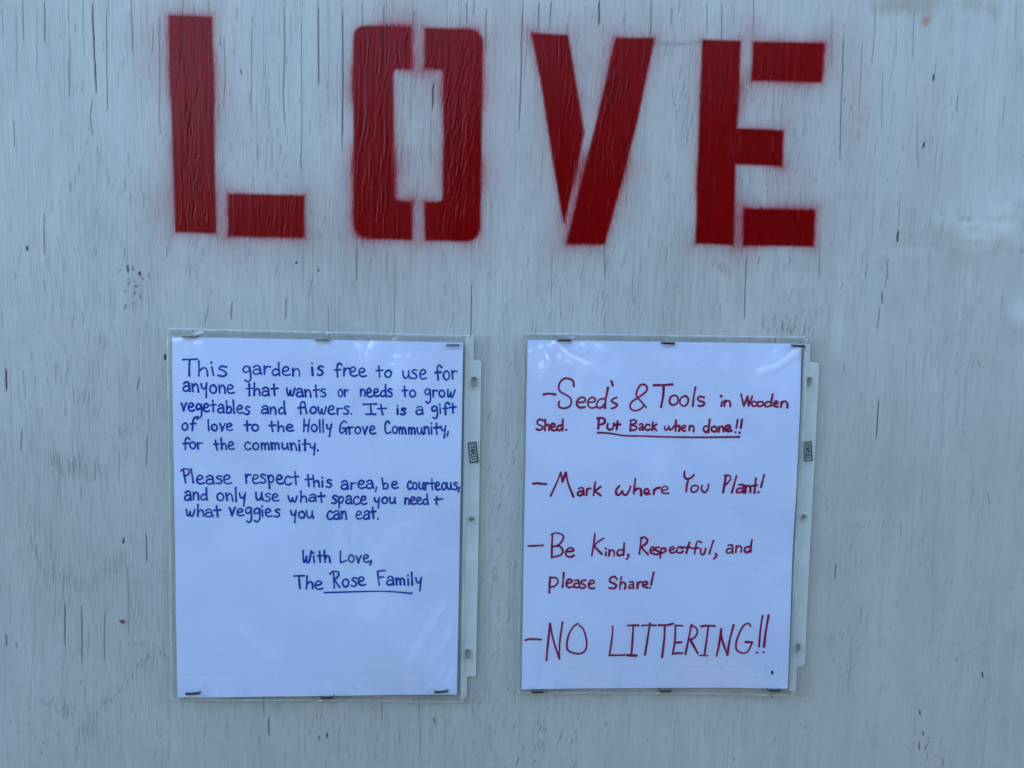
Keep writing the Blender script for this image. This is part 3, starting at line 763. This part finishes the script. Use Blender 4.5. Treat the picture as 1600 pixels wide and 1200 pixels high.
# ---- red hand: traced stroke by stroke, in enlargements of the photograph (origin x, y, scale)
EA, EB, EC, ED, EE, EF = (810, 510, 6.316), (1040, 510, 6.316), (810, 700, 6.316), (1040, 700, 6.316), (800, 870, 5.456), (1030, 870, 5.456)
RED_LINES = [
 [(EA, '248,670 300,662 360,670;545,590 538,540 500,515 450,515 410,550 395,600 410,640 460,670 505,700 520,740 505,785 460,805 410,800 395,775 400,742'),
  (EA, '575,745 620,748 655,735 650,705 615,700 580,730 575,770 605,800 650,795;682,748 730,745 755,730 745,705 715,700 685,735 685,775 715,803 760,795'),
  (EA, '850,710 800,720 770,760 780,798 815,800 850,760;880,605 858,720 850,800;915,540 928,582;965,700 930,715 915,735 945,755 970,770 955,795 915,808'),
  (EA, '1258,798 1200,730 1165,690 1165,640 1200,580 1245,575 1268,605 1250,650 1180,700 1120,740 1098,780 1110,815 1150,830 1200,815 1240,780'),
  (EA, '1335,580 1420,578 1515,572;1435,580 1425,690 1405,795;1425,585 1430,650'),
  (EB, '70,680 45,700 38,750 70,775 110,755 120,710 95,680 65,685;180,685 145,710 140,760 175,785 210,765 220,715 195,685 175,690;290,600 275,690 265,785;375,700 340,690 315,710 330,735 370,745 375,770 345,785 320,780')],
 [(EB, '555,740 545,785;542,684 546,688;580,730 575,785;578,750 610,730 630,745 632,785'),
  (EB, '738,668 752,730 765,782;765,782 800,690;800,695 812,780;812,780 845,690;880,745 860,735 840,760 855,785 885,775 890,745;935,740 905,745 895,775 920,785 950,770 945,742;1025,745 990,740 965,770 985,790 1020,775;1042,668 1030,720 1025,780;1050,765 1085,755 1080,735 1055,745 1050,780 1090,790;1125,740 1120,790;1122,760 1150,735 1180,750 1182,795')],
 [(EA, '240,925 210,915 185,935 195,965 235,985 235,1005 205,1020 178,1012;262,920 262,970 260,1022;262,985 285,965 300,985 300,1022;320,995 355,985 350,960 325,965 318,1005 345,1025 375,1018;425,975 395,980 380,1005 400,1025 430,1005;437,915 434,970 432,1022;468,1018 472,1020')],
 [(EA, '790,920 788,960 785,1005;775,905 820,900 850,920 840,955 790,970;878,960 875,1000 900,1018 930,1000 938,955;975,935 970,975 965,1015;940,970 1000,965'),
  (EA, '1105,925 1103,970 1100,1020;1100,925 1140,920 1160,945 1110,970;1110,970 1160,985 1155,1015 1100,1025;1190,965 1215,960 1225,985 1228,1022;1225,990 1195,995 1190,1018 1222,1012;1290,970 1260,970 1245,1000 1265,1022 1295,1015;1325,945 1320,980 1318,1022;1360,965 1320,995;1325,992 1345,1010 1360,1025;1440,985 1445,1015 1470,1015 1480,985;1480,985 1490,1015 1515,1010 1530,985'),
  (EB, '100,925 97,970 95,1030;98,995 120,975 135,990 130,1030;160,1005 190,995 185,975 160,985 158,1020 190,1030;235,980 230,1025;232,1000 255,980 275,995 272,1035'),
  (EB, '425,985 385,985 370,1015 395,1045 420,1015;432,920 425,980 420,1040;475,985 450,1000 455,1030 490,1035 500,1005 480,985;525,990 520,1035;522,1005 545,985 565,1000 565,1035;590,1015 630,1000 620,975 590,985 585,1020 610,1035 645,1025;705,920 690,1000;680,1040 684,1042;748,915 735,1000;720,1045 724,1047')],
 [(EC, '140,350 190,345 230,350 272,353;315,470 370,350 415,235;415,235 432,325;432,325 465,240;465,240 490,350 540,475'),
  (EC, '590,395 625,385 640,415 645,460;635,420 595,425 580,450 605,465 640,440;672,400 670,460;672,420 690,395 710,395;755,330 745,400 738,460;808,375 745,425;750,425 780,440 808,465'),
  (EC, '990,370 960,410 965,450 990,455 1020,420;1020,420 1030,450 1060,455 1085,420 1100,375;1148,300 1140,370 1132,445;1135,420 1165,395 1200,400 1205,460;1240,440 1280,425 1270,400 1245,400 1235,430 1255,450 1290,445;1330,405 1328,450;1330,425 1350,395 1390,385;1410,415 1465,400 1455,375 1425,375 1405,410 1420,440 1475,440'),
  (ED, '182,228 178,270 200,300 245,290 275,262;222,300 205,360 197,425;290,365 255,375 245,415 275,432 310,410 315,375 285,365;355,365 350,410 380,435 410,405 418,355'),
  (ED, '588,265 575,350 560,435;575,270 620,265 632,300 600,345 575,360;690,270 668,350 645,435;715,360 750,355 755,390 752,435;750,390 710,395 690,425 715,435 745,420;778,365 775,435;778,390 805,365 825,385 825,430;880,295 872,370 865,435;835,370 890,360;960,260 945,320 930,380;903,430 907,432')],
 [(EC, '95,965 170,962 240,958;335,845 330,960 328,1080;325,850 370,835 430,850 440,890 400,950 345,970;345,970 400,965 435,1000 420,1050 328,1078;470,1020 540,1010 530,985 495,985 465,1020 475,1060 520,1070 545,1055'),
  (EC, '750,840 740,950 720,1055;838,885 790,915 740,960;745,960 780,1000 820,1040;860,1020 858,1055;858,984 860,987;895,1000 890,1055;893,1025 915,1000 940,1015 940,1058;1035,1000 990,1000 970,1030 985,1055 1030,1040;1040,935 1036,1000 1032,1050;1075,1045 1085,1060 1065,1090'),
  (EC, '1210,880 1200,960 1190,1040;1205,885 1240,875 1270,905 1250,945 1205,970;1205,965 1235,1005 1275,1045;1300,1010 1340,1000 1330,975 1305,985 1298,1025 1335,1040;1385,975 1355,980 1355,1005 1385,1020 1375,1045 1345,1045;1410,985 1400,1035 1395,1080;1405,990 1440,985 1450,1010 1410,1035'),
  (ED, '38,1005 78,990 70,970 45,980 35,1010 55,1030 88,1022;160,985 135,970 108,990 108,1020 140,1030 165,1015;230,925 215,975 200,1030;160,975 240,975;345,925 310,915 295,950 285,1000 280,1035;255,985 320,980;340,990 340,1030 365,1045 380,1020 388,985;465,910 440,980 425,1035;485,1035 495,1055 470,1085'),
  (ED, '610,955 645,950 655,985 655,1030;650,985 605,990 592,1020 620,1030 650,1010;690,960 685,1025;690,985 715,960 740,975 738,1020;825,970 785,975 770,1005 795,1025 825,1005;845,905 835,960 832,1020')],
 [(EE, '325,170 320,230 317,300;322,180 370,175 392,210 365,245 325,255;440,135 435,200 430,255;465,225 510,210 500,190 475,195 462,235 485,258 515,250;535,198 560,195 570,220 575,255;565,220 535,225 528,250 555,258 575,240;625,195 595,200 590,222 620,235 620,255 590,262;655,230 695,215 690,195 665,200 650,235 665,262 700,262'),
  (EE, '890,185 870,160 835,175 832,205 865,220 885,240 865,262 825,258;928,165 920,215 915,265;917,235 940,210 962,225 958,265;1000,210 1025,205 1030,235 1030,262;1028,230 1000,235 995,260 1025,255;1068,215 1065,262;1067,235 1085,210 1105,210;1115,235 1150,225 1140,205 1115,215 1112,245 1150,258;1205,130 1190,195 1182,235;1170,258 1174,260')],
 [(EE, '112,705 150,695 245,698;292,875 300,780 322,562;322,562 350,700 402,860;402,860 405,720 428,550;560,560 520,590 480,660 465,760 490,800 550,818 600,810 630,770 630,690 605,610 570,575'),
  (EE, '855,585 850,680 828,830;828,832 890,832 955,830;985,580 1030,577 1075,578;1030,582 1025,680 1015,825;978,832 1055,835;1105,580 1165,575 1222,578;1172,562 1155,670 1130,828;1245,575 1320,572 1365,560'),
  (EF, '42,575 38,690 20,845;130,575 190,578;132,575 128,700 110,818;140,722 180,718;108,820 150,812 190,812;265,575 245,680 218,820;268,572 310,600 315,640 290,680 250,695;258,695 290,755 320,810;348,582 400,576 465,578;410,582 395,700 378,825;335,830 405,832'),
  (EF, '480,835 500,740 518,602;518,602 525,690 572,825;572,825 590,700 622,570;765,578 750,555 710,570 670,640 645,720 650,780 700,808 745,790 780,715;780,715 725,712;868,490 850,600 838,750;818,800 822,802;920,488 895,620 880,750;875,798 879,800')],
]

def px_strokes_to_board(strokes, off):
    out = []
    for st in strokes:
        a = np.array(st); x, z = on_board(a[:, 0], a[:, 1], off)
        out.append(list(zip(x, z)))
    return out

def grid_quad(c, n, mth, hfun, s0=0., s1=1., t0=0., t1=1.):
    S, T = np.meshgrid(np.linspace(s0, s1, n), np.linspace(t0, t1, mth), indexing='ij')
    P = quad_uv(c, S, T)
    y = -hfun(P[..., 0], P[..., 1])
    V_ = np.stack([P[..., 0], y, P[..., 1]], -1).reshape(-1, 3)
    ix = np.arange(n * mth).reshape(n, mth)
    F_ = np.stack([ix[:-1, 1:], ix[1:, 1:], ix[1:, :-1], ix[:-1, :-1]], -1).reshape(-1, 4)
    return V_, F_

def interp_poly(outline_fn, xs_, zs_, hfun, keep):
    """sheet on a regular grid, keeping the cells for which keep() is true"""
    GX_, GZ_ = np.meshgrid(xs_, zs_, indexing='ij')
    n, k = GX_.shape
    ix = np.arange(n * k).reshape(n, k)
    F_ = np.stack([ix[:-1, :-1], ix[1:, :-1], ix[1:, 1:], ix[:-1, 1:]], -1).reshape(-1, 4)
    cxm = GX_.ravel()[F_].mean(1); czm = GZ_.ravel()[F_].mean(1)
    F_ = F_[keep(cxm, czm)]
    V_ = np.stack([GX_, -hfun(GX_, GZ_), GZ_], -1).reshape(-1, 3)
    u, inv = np.unique(F_, return_inverse=True)
    return V_[u], inv.reshape(F_.shape)

STROKE5 = {  # tiny upright capitals for the printed mark
 'S': '90,85 50,100 15,80 50,50 85,20 50,0 10,15', 'T': '0,100 100,100;50,100 50,0', 'A': '0,0 50,100;50,100 100,0;22,38 78,38',
 'P': '10,0 10,100;10,100 80,98 90,75 80,50 10,48', 'L': '15,100 15,0;15,0 95,0', 'E': '90,100 10,100;10,100 10,0;10,0 90,0;10,52 75,52'}

def notice(noun, paper_c, film_c, back_c, strip, holes, logo, lines, ink_mat, wpx, seed, creases, underline, staples, labels, wrinkles, extra_dot=None):
    pc_ = BL(paper_c, PAP); fcn = BL(film_c, PAP); bcn = BL(back_c, PAP)
    cxn, czn = np.mean([p[0] for p in pc_]), np.mean([p[1] for p in pc_])
    ph = lambda x, z: paper_h(np.asarray(x), np.asarray(z), seed)
    cr = [(BL(p, PAP), w * .00048, h) for p, w, h in creases]
    rr_ = np.random.default_rng(seed)
    for (ax, ay, sx_, sy_, n_) in wrinkles:                  # drifts of tiny wrinkles in the film
        for _ in range(n_):
            px_, py_ = ax + rr_.normal() * sx_, ay + rr_.normal() * sy_; an = rr_.uniform(-.6, 1.4); L_ = rr_.uniform(5, 18)
            cr.append((BL([(px_, py_), (px_ + L_ * math.cos(an) * .6, py_ + L_ * math.sin(an))], PAP), rr_.uniform(2.2, 4.5) * .00048, rr_.uniform(.00012, .0004)))
    def fh(x, z):                                            # front film: follows the paper, with its own creases and bubbles
        x = np.asarray(x, float); z = np.asarray(z, float)
        h = ph(x, z) + .00045 + vnoise(x / .03, z / .05, seed + 5) * .0004 + .0003 + vnoise((x + z) / .012, (z - x) / .045, seed + 7) * .00012
        for P, w, hh in cr:
            h = h + hh * 2.4 * np.exp(-(seg_dist(x, z, P) / w) ** 2)
        return h
    pk = [BL([((x0 + x1) / 2, (y0 + y1) / 2)], PAP)[0] for x0, y0, x1, y1 in staples]
    fh0 = fh
    def fh(x, z):                                            # the film puckers round every staple
        h = fh0(x, z); x = np.asarray(x, float); z = np.asarray(z, float)
        for i, (qx, qz) in enumerate(pk):
            r_ = np.hypot(x - qx, z - qz); a_ = np.arctan2(z - qz, x - qx)
            h = h + .00042 * np.exp(-(r_ - .006).clip(0) / .008) * np.clip(r_ / .005, 0, 1) * np.sin(a_ * (7 + i % 3) + i * 2 + r_ * 90)
        return h
    # paper sheet
    bot = min(pc_[2][1], pc_[3][1])
    note = empty('notice_paper', (cxn, -PAP, bot), labels[0], 'notice')
    Vp, Fp = grid_quad(pc_, 66, 84, ph)
    pmat = damp_paper('paper_' + noun, bot + .018, max(pc_[0][1], pc_[1][1]))
    link('paper_sheet', mesh_np('paper_sheet', Vp, Fp), pmat, note, smooth=True)
    cnt = 0
    for ln in lines:
        me, cnt = ribbons(px_strokes_to_board(ln, PAP), wpx * .00049, ph, .00005, cnt)
        link('handwritten_line', me, ink_mat, note)
    me, cnt = ribbons(px_strokes_to_board([catmull(underline)], PAP), wpx * .00045, ph, .00005, cnt)
    link('underline', me, ink_mat, note)
    if extra_dot:
        me, cnt = ribbons(px_strokes_to_board([extra_dot], PAP), .0017, ph, .00005, cnt)
        link('ink_dot', me, BLACK, note)
    # sleeve
    slv = empty('plastic_sleeve', (cxn, 0, bot - .005), labels[1], 'plastic sleeve')
    Vf, Ff = grid_quad(fcn, 200, 240, fh)
    link('front_film', mesh_np('front_film', Vf, Ff), FILM, slv, smooth=True)
    bh = lambda x, z: np.full(np.shape(x), .0012) + vnoise(x / .03, z / .04, seed + 9) * .0003
    Vb, Fb = grid_quad(bcn, 60, 72, bh)
    link('back_film', mesh_np('back_film', Vb, Fb), BACKFILM, slv, smooth=True)
    # welded seams: thin raised beads along top, left and bottom edges
    for a, b in ((0, 1), (0, 3), (3, 2), (1, 2)):
        n = 140; Vs = []; Fs = []
        A, Bb = np.array(fcn[a]), np.array(fcn[b]); d = (Bb - A) / np.linalg.norm(Bb - A); nn_ = np.array([-d[1], d[0]])
        if nn_ @ (np.array([cxn, czn]) - A) < 0: nn_ = -nn_
        for i in range(n):
            p = A + (Bb - A) * i / (n - 1)
            for k, (o_, hh) in enumerate(((0, 0), (.0005, .0003), (.0011, .00034), (.0017, .00012))):
                q = p + nn_ * o_
                h = float(fh(q[0], q[1])) + .00008 + hh * (1 + .5 * math.sin(i * 1.7 + k) + .4 * rng.normal())
                Vs.append((q[0], -h, q[1]))
        for i in range(n - 1):
            for k in range(3):
                v0 = i * 4 + k; Fs.append((v0, v0 + 4, v0 + 5, v0 + 1))
        link('welded_seam', mesh_np('welded_seam', Vs, Fs), SEAM, slv, smooth=True)
    # binding strip with punched holes and stepped ends
    SP = BL(strip, PAP)
    HP = []
    for hx, hy, hw, hh in holes:
        ctr = B(hx, hy, PAP); HP.append((ctr[0], ctr[1], hw * .00047, hh * .00047))
    bm = bpy.data.curves.new('tmp', 'CURVE'); bm.dimensions = '2D'; bm.fill_mode = 'BOTH'; bm.extrude = 0
    def spl(pts):
        s = bm.splines.new('POLY'); s.points.add(len(pts) - 1)
        for p, (x, z) in zip(s.points, pts): p.co = (x, z, 0, 1)
        s.use_cyclic_u = True
    spl(SP)
    for x, z, w, h in HP:
        pts = []
        for k in range(24):
            a = 2 * math.pi * k / 24; pts.append((x + w * math.cos(a), z + (h - w) * (1 if math.sin(a) > 0 else -1) * (abs(math.sin(a)) > 1e-6) + w * math.sin(a)))
        spl(pts)
    tmp = bpy.data.objects.new('tmp', bm); COL.objects.link(tmp)
    bpy.context.view_layer.update()
    me0 = bpy.data.meshes.new_from_object(tmp)
    bpy.data.objects.remove(tmp); bpy.data.curves.remove(bm)
    # subdivide so it can bow off the board a little, then give it thickness
    import bmesh
    b_ = bmesh.new(); b_.from_mesh(me0)
    bmesh.ops.triangulate(b_, faces=b_.faces[:])
    for z in np.arange(min(p[1] for p in SP), max(p[1] for p in SP), .004):
        bmesh.ops.bisect_plane(b_, geom=b_.verts[:] + b_.edges[:] + b_.faces[:], plane_co=(0, z, 0), plane_no=(0, 1, 0))
    sx0 = min(p[0] for p in SP); sx1 = max(p[0] for p in SP)
    for x in np.linspace(sx0, sx1, 9)[1:-1]:
        bmesh.ops.bisect_plane(b_, geom=b_.verts[:] + b_.edges[:] + b_.faces[:], plane_co=(x, 0, 0), plane_no=(1, 0, 0))
    for v in b_.verts:
        x, z = v.co.x, v.co.y
        t = (x - sx0) / (sx1 - sx0)
        h = .0018 + .0003 * t + float(vnoise(np.array(x / .01), np.array(z / .03), seed + 12)) * .0004 + float(vnoise(np.array(x / .02), np.array(z / .08), seed + 13)) * .0009
        v.co = (x, -h, z)
    ret = bmesh.ops.extrude_face_region(b_, geom=b_.faces[:])
    for g_ in ret['geom']:
        if isinstance(g_, bmesh.types.BMVert): g_.co.y += .00022
    bmesh.ops.recalc_face_normals(b_, faces=b_.faces[:])
    me1 = bpy.data.meshes.new('binding_strip'); b_.to_mesh(me1); b_.free(); bpy.data.meshes.remove(me0)
    link('binding_strip', me1, STRIP, slv)
    # rims round the punched holes catch the light
    for x, z, w, h in HP:
        Vs, Fs = [], []
        for k in range(28):
            a = 2 * math.pi * k / 28
            for r_, hh in ((.0003, .0027), (-.00005, .0028), (-.0003, .0012)):
                ww = w + r_
                Vs.append((x + ww * math.cos(a), -hh, z + (h - w) * (1 if math.sin(a) > 0 else -1) + ww * math.sin(a)))
        for k in range(28):
            for j in range(2):
                a0, a1 = k * 3 + j, ((k + 1) % 28) * 3 + j
                Fs.append((a0, a1, a1 + 1, a0 + 1))
        link('punched_hole_rim', mesh_np('rim', Vs, Fs), RIM, slv, smooth=True)
    # printed mark on the strip, reading downwards
    LG = [np.array(B(x, y, .002)) for x, y in logo]              # TL TR BR BL of the little box
    flat = lambda x, z: np.full(np.shape(x), .0032)
    box = [list(map(tuple, (LG[i], (LG[i] + LG[(i + 1) % 4]) / 2, LG[(i + 1) % 4]))) for i in range(4)]
    st = [b for b in box]
    word = 'STAPLES'
    for i, ch in enumerate(word):
        for s_ in parse(STROKE5[ch]):
            pts = []
            for gx_, gy_ in s_:
                t = .08 + (i + gx_ * .74) * .84 / 7            # down the box
                s2 = .25 + .5 * gy_                            # cap tops face right
                q = (LG[0] * (1 - s2) + LG[1] * s2) * (1 - t) + (LG[3] * (1 - s2) + LG[2] * s2) * t
                pts.append(tuple(q))
            st.append(pts)
    me, _ = ribbons(st[:4], .00085, flat, .0001)
    link('printed_box', me, BLACK, slv)
    me, _ = ribbons(st[4:], .00062, flat, .0001)
    link('printed_lettering', me, BLACK, slv)
    # staples: round-shouldered wire with its legs driven into the board
    for (x0, y0, x1, y1), lab in zip(staples, labels[2]):
        a = np.array(B(x0, y0, .0015)); b = np.array(B(x1, y1, .0015))
        d = (b - a) / np.linalg.norm(b - a)
        top = max(float(fh(*a)), float(fh(*b)), float(fh(*((a + b) / 2)))) + .0011
        lift = rng.uniform(0, .0005)
        path = [(a, -.004), (a + d * .0001, top * .55), (a + d * .0006, top + lift * .7), (a + d * .0014, top + lift), ((a + b) / 2, top + lift + .0001), (b - d * .0014, top + lift * .6), (b - d * .0006, top + lift * .5), (b - d * .0001, top * .5), (b, -.004)]
        C3 = [np.array([p[0], -h, p[1]]) for p, h in path]
        Vs, Fs = [], []
        wz, wy = .00090, .00042
        for i, p in enumerate(C3):
            tg = C3[min(i + 1, 8)] - C3[max(i - 1, 0)]; tg /= np.linalg.norm(tg)
            up = np.array([-d[1], 0, d[0]]); nrm = np.cross(tg, up)
            for k in range(8):
                an = 2 * math.pi * (k + .5) / 8
                Vs.append(p + up * wz * np.sign(math.cos(an)) * abs(math.cos(an)) ** .6 + nrm * wy * np.sign(math.sin(an)) * abs(math.sin(an)) ** .6)
        for i in range(8):
            for k in range(8):
                Fs.append((i * 8 + k, i * 8 + (k + 1) % 8, i * 8 + 8 + (k + 1) % 8, i * 8 + 8 + k))
        Fs.append(tuple(range(7, -1, -1))); Fs.append(tuple(range(64, 72)))
        ctr = (a + b) / 2
        Vs = [v - np.array([ctr[0], 0, ctr[1]]) for v in Vs]
        o = link('staple', mesh_np('staple', Vs, Fs), LIT_STEEL if lab.startswith('steel') else STEEL, smooth=True)
        o.location = (ctr[0], 0, ctr[1])
        tag(o, lab, 'staple', 'steel staples holding the notices')

blue_lines = []
for ln in BLUE_LINES:
    s = []
    for w in ln: s += write_word(*w)
    blue_lines.append(s)
red_lines = []
for ln in RED_LINES:
    s = []
    for (ox_, oy_, sc_), txt in ln:
        for st in txt.split(';'):
            s.append(catmull([(ox_ + float(p.split(',')[0]) / sc_, oy_ + float(p.split(',')[1]) / sc_) for p in st.split()]))
    red_lines.append(s)

notice('blue', [(270.5, 526), (723.8, 535), (714, 1083.5), (279, 1087.5)],
       [(264, 512.5), (733, 523.5), (724, 1096.5), (269, 1091)],
       [(263, 512), (767, 524.5), (756, 1098), (268.5, 1091.5)],
       [(727, 527), (740, 527.5), (740, 562), (752, 564), (748, 820), (743.5, 1054), (741, 1056), (730, 1056), (729, 1090), (719.5, 1090), (722, 900), (724.5, 700)],
       [(741, 598, 5.6, 10), (737, 811, 5.2, 5.2), (731, 1022, 5.2, 10)],
       [(731.5, 692), (743.5, 690.5), (747, 720.5), (735, 722.5)],
       blue_lines, BLUE, 2.95, 40,
       [([(590, 545), (560, 600), (520, 640)], 14, .0005), ([(480, 603), (510, 597), (545, 594)], 9, .00035), ([(622, 560), (628, 575), (618, 600)], 6, .0006), ([(690, 945), (655, 1000), (635, 1040)], 5, .0003),
        ([(700, 990), (665, 1035)], 4, .0002), ([(380, 980), (430, 1020)], 14, .0005), ([(560, 540), (575, 560)], 4, .0005), ([(480, 630), (440, 650)], 9, .0004), ([(530, 820), (535, 890)], 14, .0003)],
       [(508, 924), (575, 922.3), (610, 922.7), (643.5, 926)],
       [(285.5, 525, 308.5, 525.5), (493, 530.5, 516, 530.5), (697, 538.5, 718.5, 538.7), (292.5, 1080, 315, 1078.5), (502, 1086.5, 522.5, 1085.5), (679, 1078, 700, 1076.5)],
       ['white paper note handwritten in blue marker ending With Love, The Rose Family',
        'clear plastic sleeve stapled over the blue-written note, punched white strip on its right',
        ['steel staple at the top left corner of the blue-written note', 'steel staple midway along the top edge of the blue-written note', 'steel staple at the top right corner of the blue-written note',
         'dark staple at the bottom left corner of the blue-written note', 'dark staple midway along the bottom edge of the blue-written note', 'dark staple at the bottom right corner of the blue-written note']],
       [(610, 565, 26, 20, 16), (560, 545, 30, 8, 6), (690, 980, 10, 60, 2), (460, 640, 50, 12, 5), (300, 560, 12, 20, 3)])
notice('red', [(824, 531), (1251, 537), (1228.3, 1073), (814.7, 1075.3)],
       [(817, 520), (1259, 526), (1237, 1085), (808, 1083)],
       [(816, 519.5), (1291, 529), (1270, 1087.5), (807, 1083.5)],
       [(1256, 537), (1265, 537.5), (1264.5, 565), (1279, 567), (1272, 720), (1264, 870), (1257, 1035), (1254, 1040), (1245, 1041), (1242.5, 1080), (1232, 1079.5), (1239.5, 880), (1248, 700)],
       [(1263.5, 597, 5, 8.5), (1255, 808, 5.2, 5.2), (1246, 1012, 4.6, 8.5)],
       [(1254.3, 691), (1266, 689.5), (1267.5, 718.5), (1256.5, 720)],
       red_lines, RED, 3.45, 70,
       [([(866, 535), (880, 552), (912, 569)], 3, .0013), ([(912, 569), (905, 590), (900, 610)], 5, .0006), ([(845, 545), (852, 560), (842, 590)], 4, .0007), ([(875, 560), (888, 568)], 4, .0007), ([(830, 550), (833, 575)], 4, .0004),
        ([(920, 572), (960, 585)], 6, .0004), ([(1249, 544), (1232, 558), (1212, 570), (1184, 580)], 2.6, .0010), ([(1220, 545), (1200, 560)], 7, .0004), ([(1060, 560), (1075, 577)], 5, .0002), ([(1235, 880), (1190, 900)], 12, .0004), ([(900, 540), (945, 545)], 6, .0005)],
       [(933.5, 675.5), (952, 676.7), (976, 680.3), (1000, 680.8), (1040, 682.3), (1090, 683), (1135, 682.5), (1154, 682.2)],
       [(870, 531.5, 892, 531.5), (1032.5, 535.8, 1054, 536.5), (1235.5, 539.5, 1256, 541.2), (829, 1077.6, 850, 1077.4), (1029.5, 1076.8, 1048, 1076.2), (1197, 1074.3, 1217, 1075.2)],
       ['white paper note handwritten in red marker listing rules ending NO LITTERING',
        'clear plastic sleeve stapled over the red-written note, creased at its top left corner',
        ['dark staple near the top left corner of the red-written note', 'dark staple midway along the top edge of the red-written note', 'dark staple at the top right corner of the red-written note',
         'dark staple near the bottom left corner of the red-written note', 'dark staple midway along the bottom edge of the red-written note', 'dark staple near the bottom right corner of the red-written note']],
       [(845, 560, 16, 18, 12), (920, 560, 24, 14, 8), (1215, 560, 20, 14, 6), (1090, 565, 60, 10, 5), (1225, 900, 6, 60, 4)],
       extra_dot=[(1204, 1046.5), (1204.3, 1049.5)])

# ------------------------------------------------------------------ scrap of dead leaf clinging to the board
lx, lz = B(191, 971)
lm = simple('dead_leaf_brown', (0.12, 0.055, 0.03), .8, var=.5, vscale=(900, 900, 900))
pts = [(-5, 2), (-1, 3), (3, 4), (5, 0), (3, -3), (-1, -1)]
Vl = [(0, -.0022, 0)] + [(x * .00048, -.0012 - .0005 * (i % 2), z * .00048) for i, (x, z) in enumerate(pts)]
Fl = [(0, 1 + i, 1 + (i + 1) % 6) for i in range(6)]
Vl += [(3 * .00048, -.0015, -2 * .00048), (8 * .00048, -.0020, -3.6 * .00048), (8 * .00048, -.0020, -3.0 * .00048)]
Fl.append((7, 8, 9))
lo = link('leaf_scrap', mesh_np('leaf_scrap', [(v[0], v[1], v[2]) for v in Vl], Fl), lm)
lo.location = (lx, 0.0005, lz)
tag(lo, 'tiny brown scrap of dead leaf stuck on the board left of the blue note', 'leaf scrap')
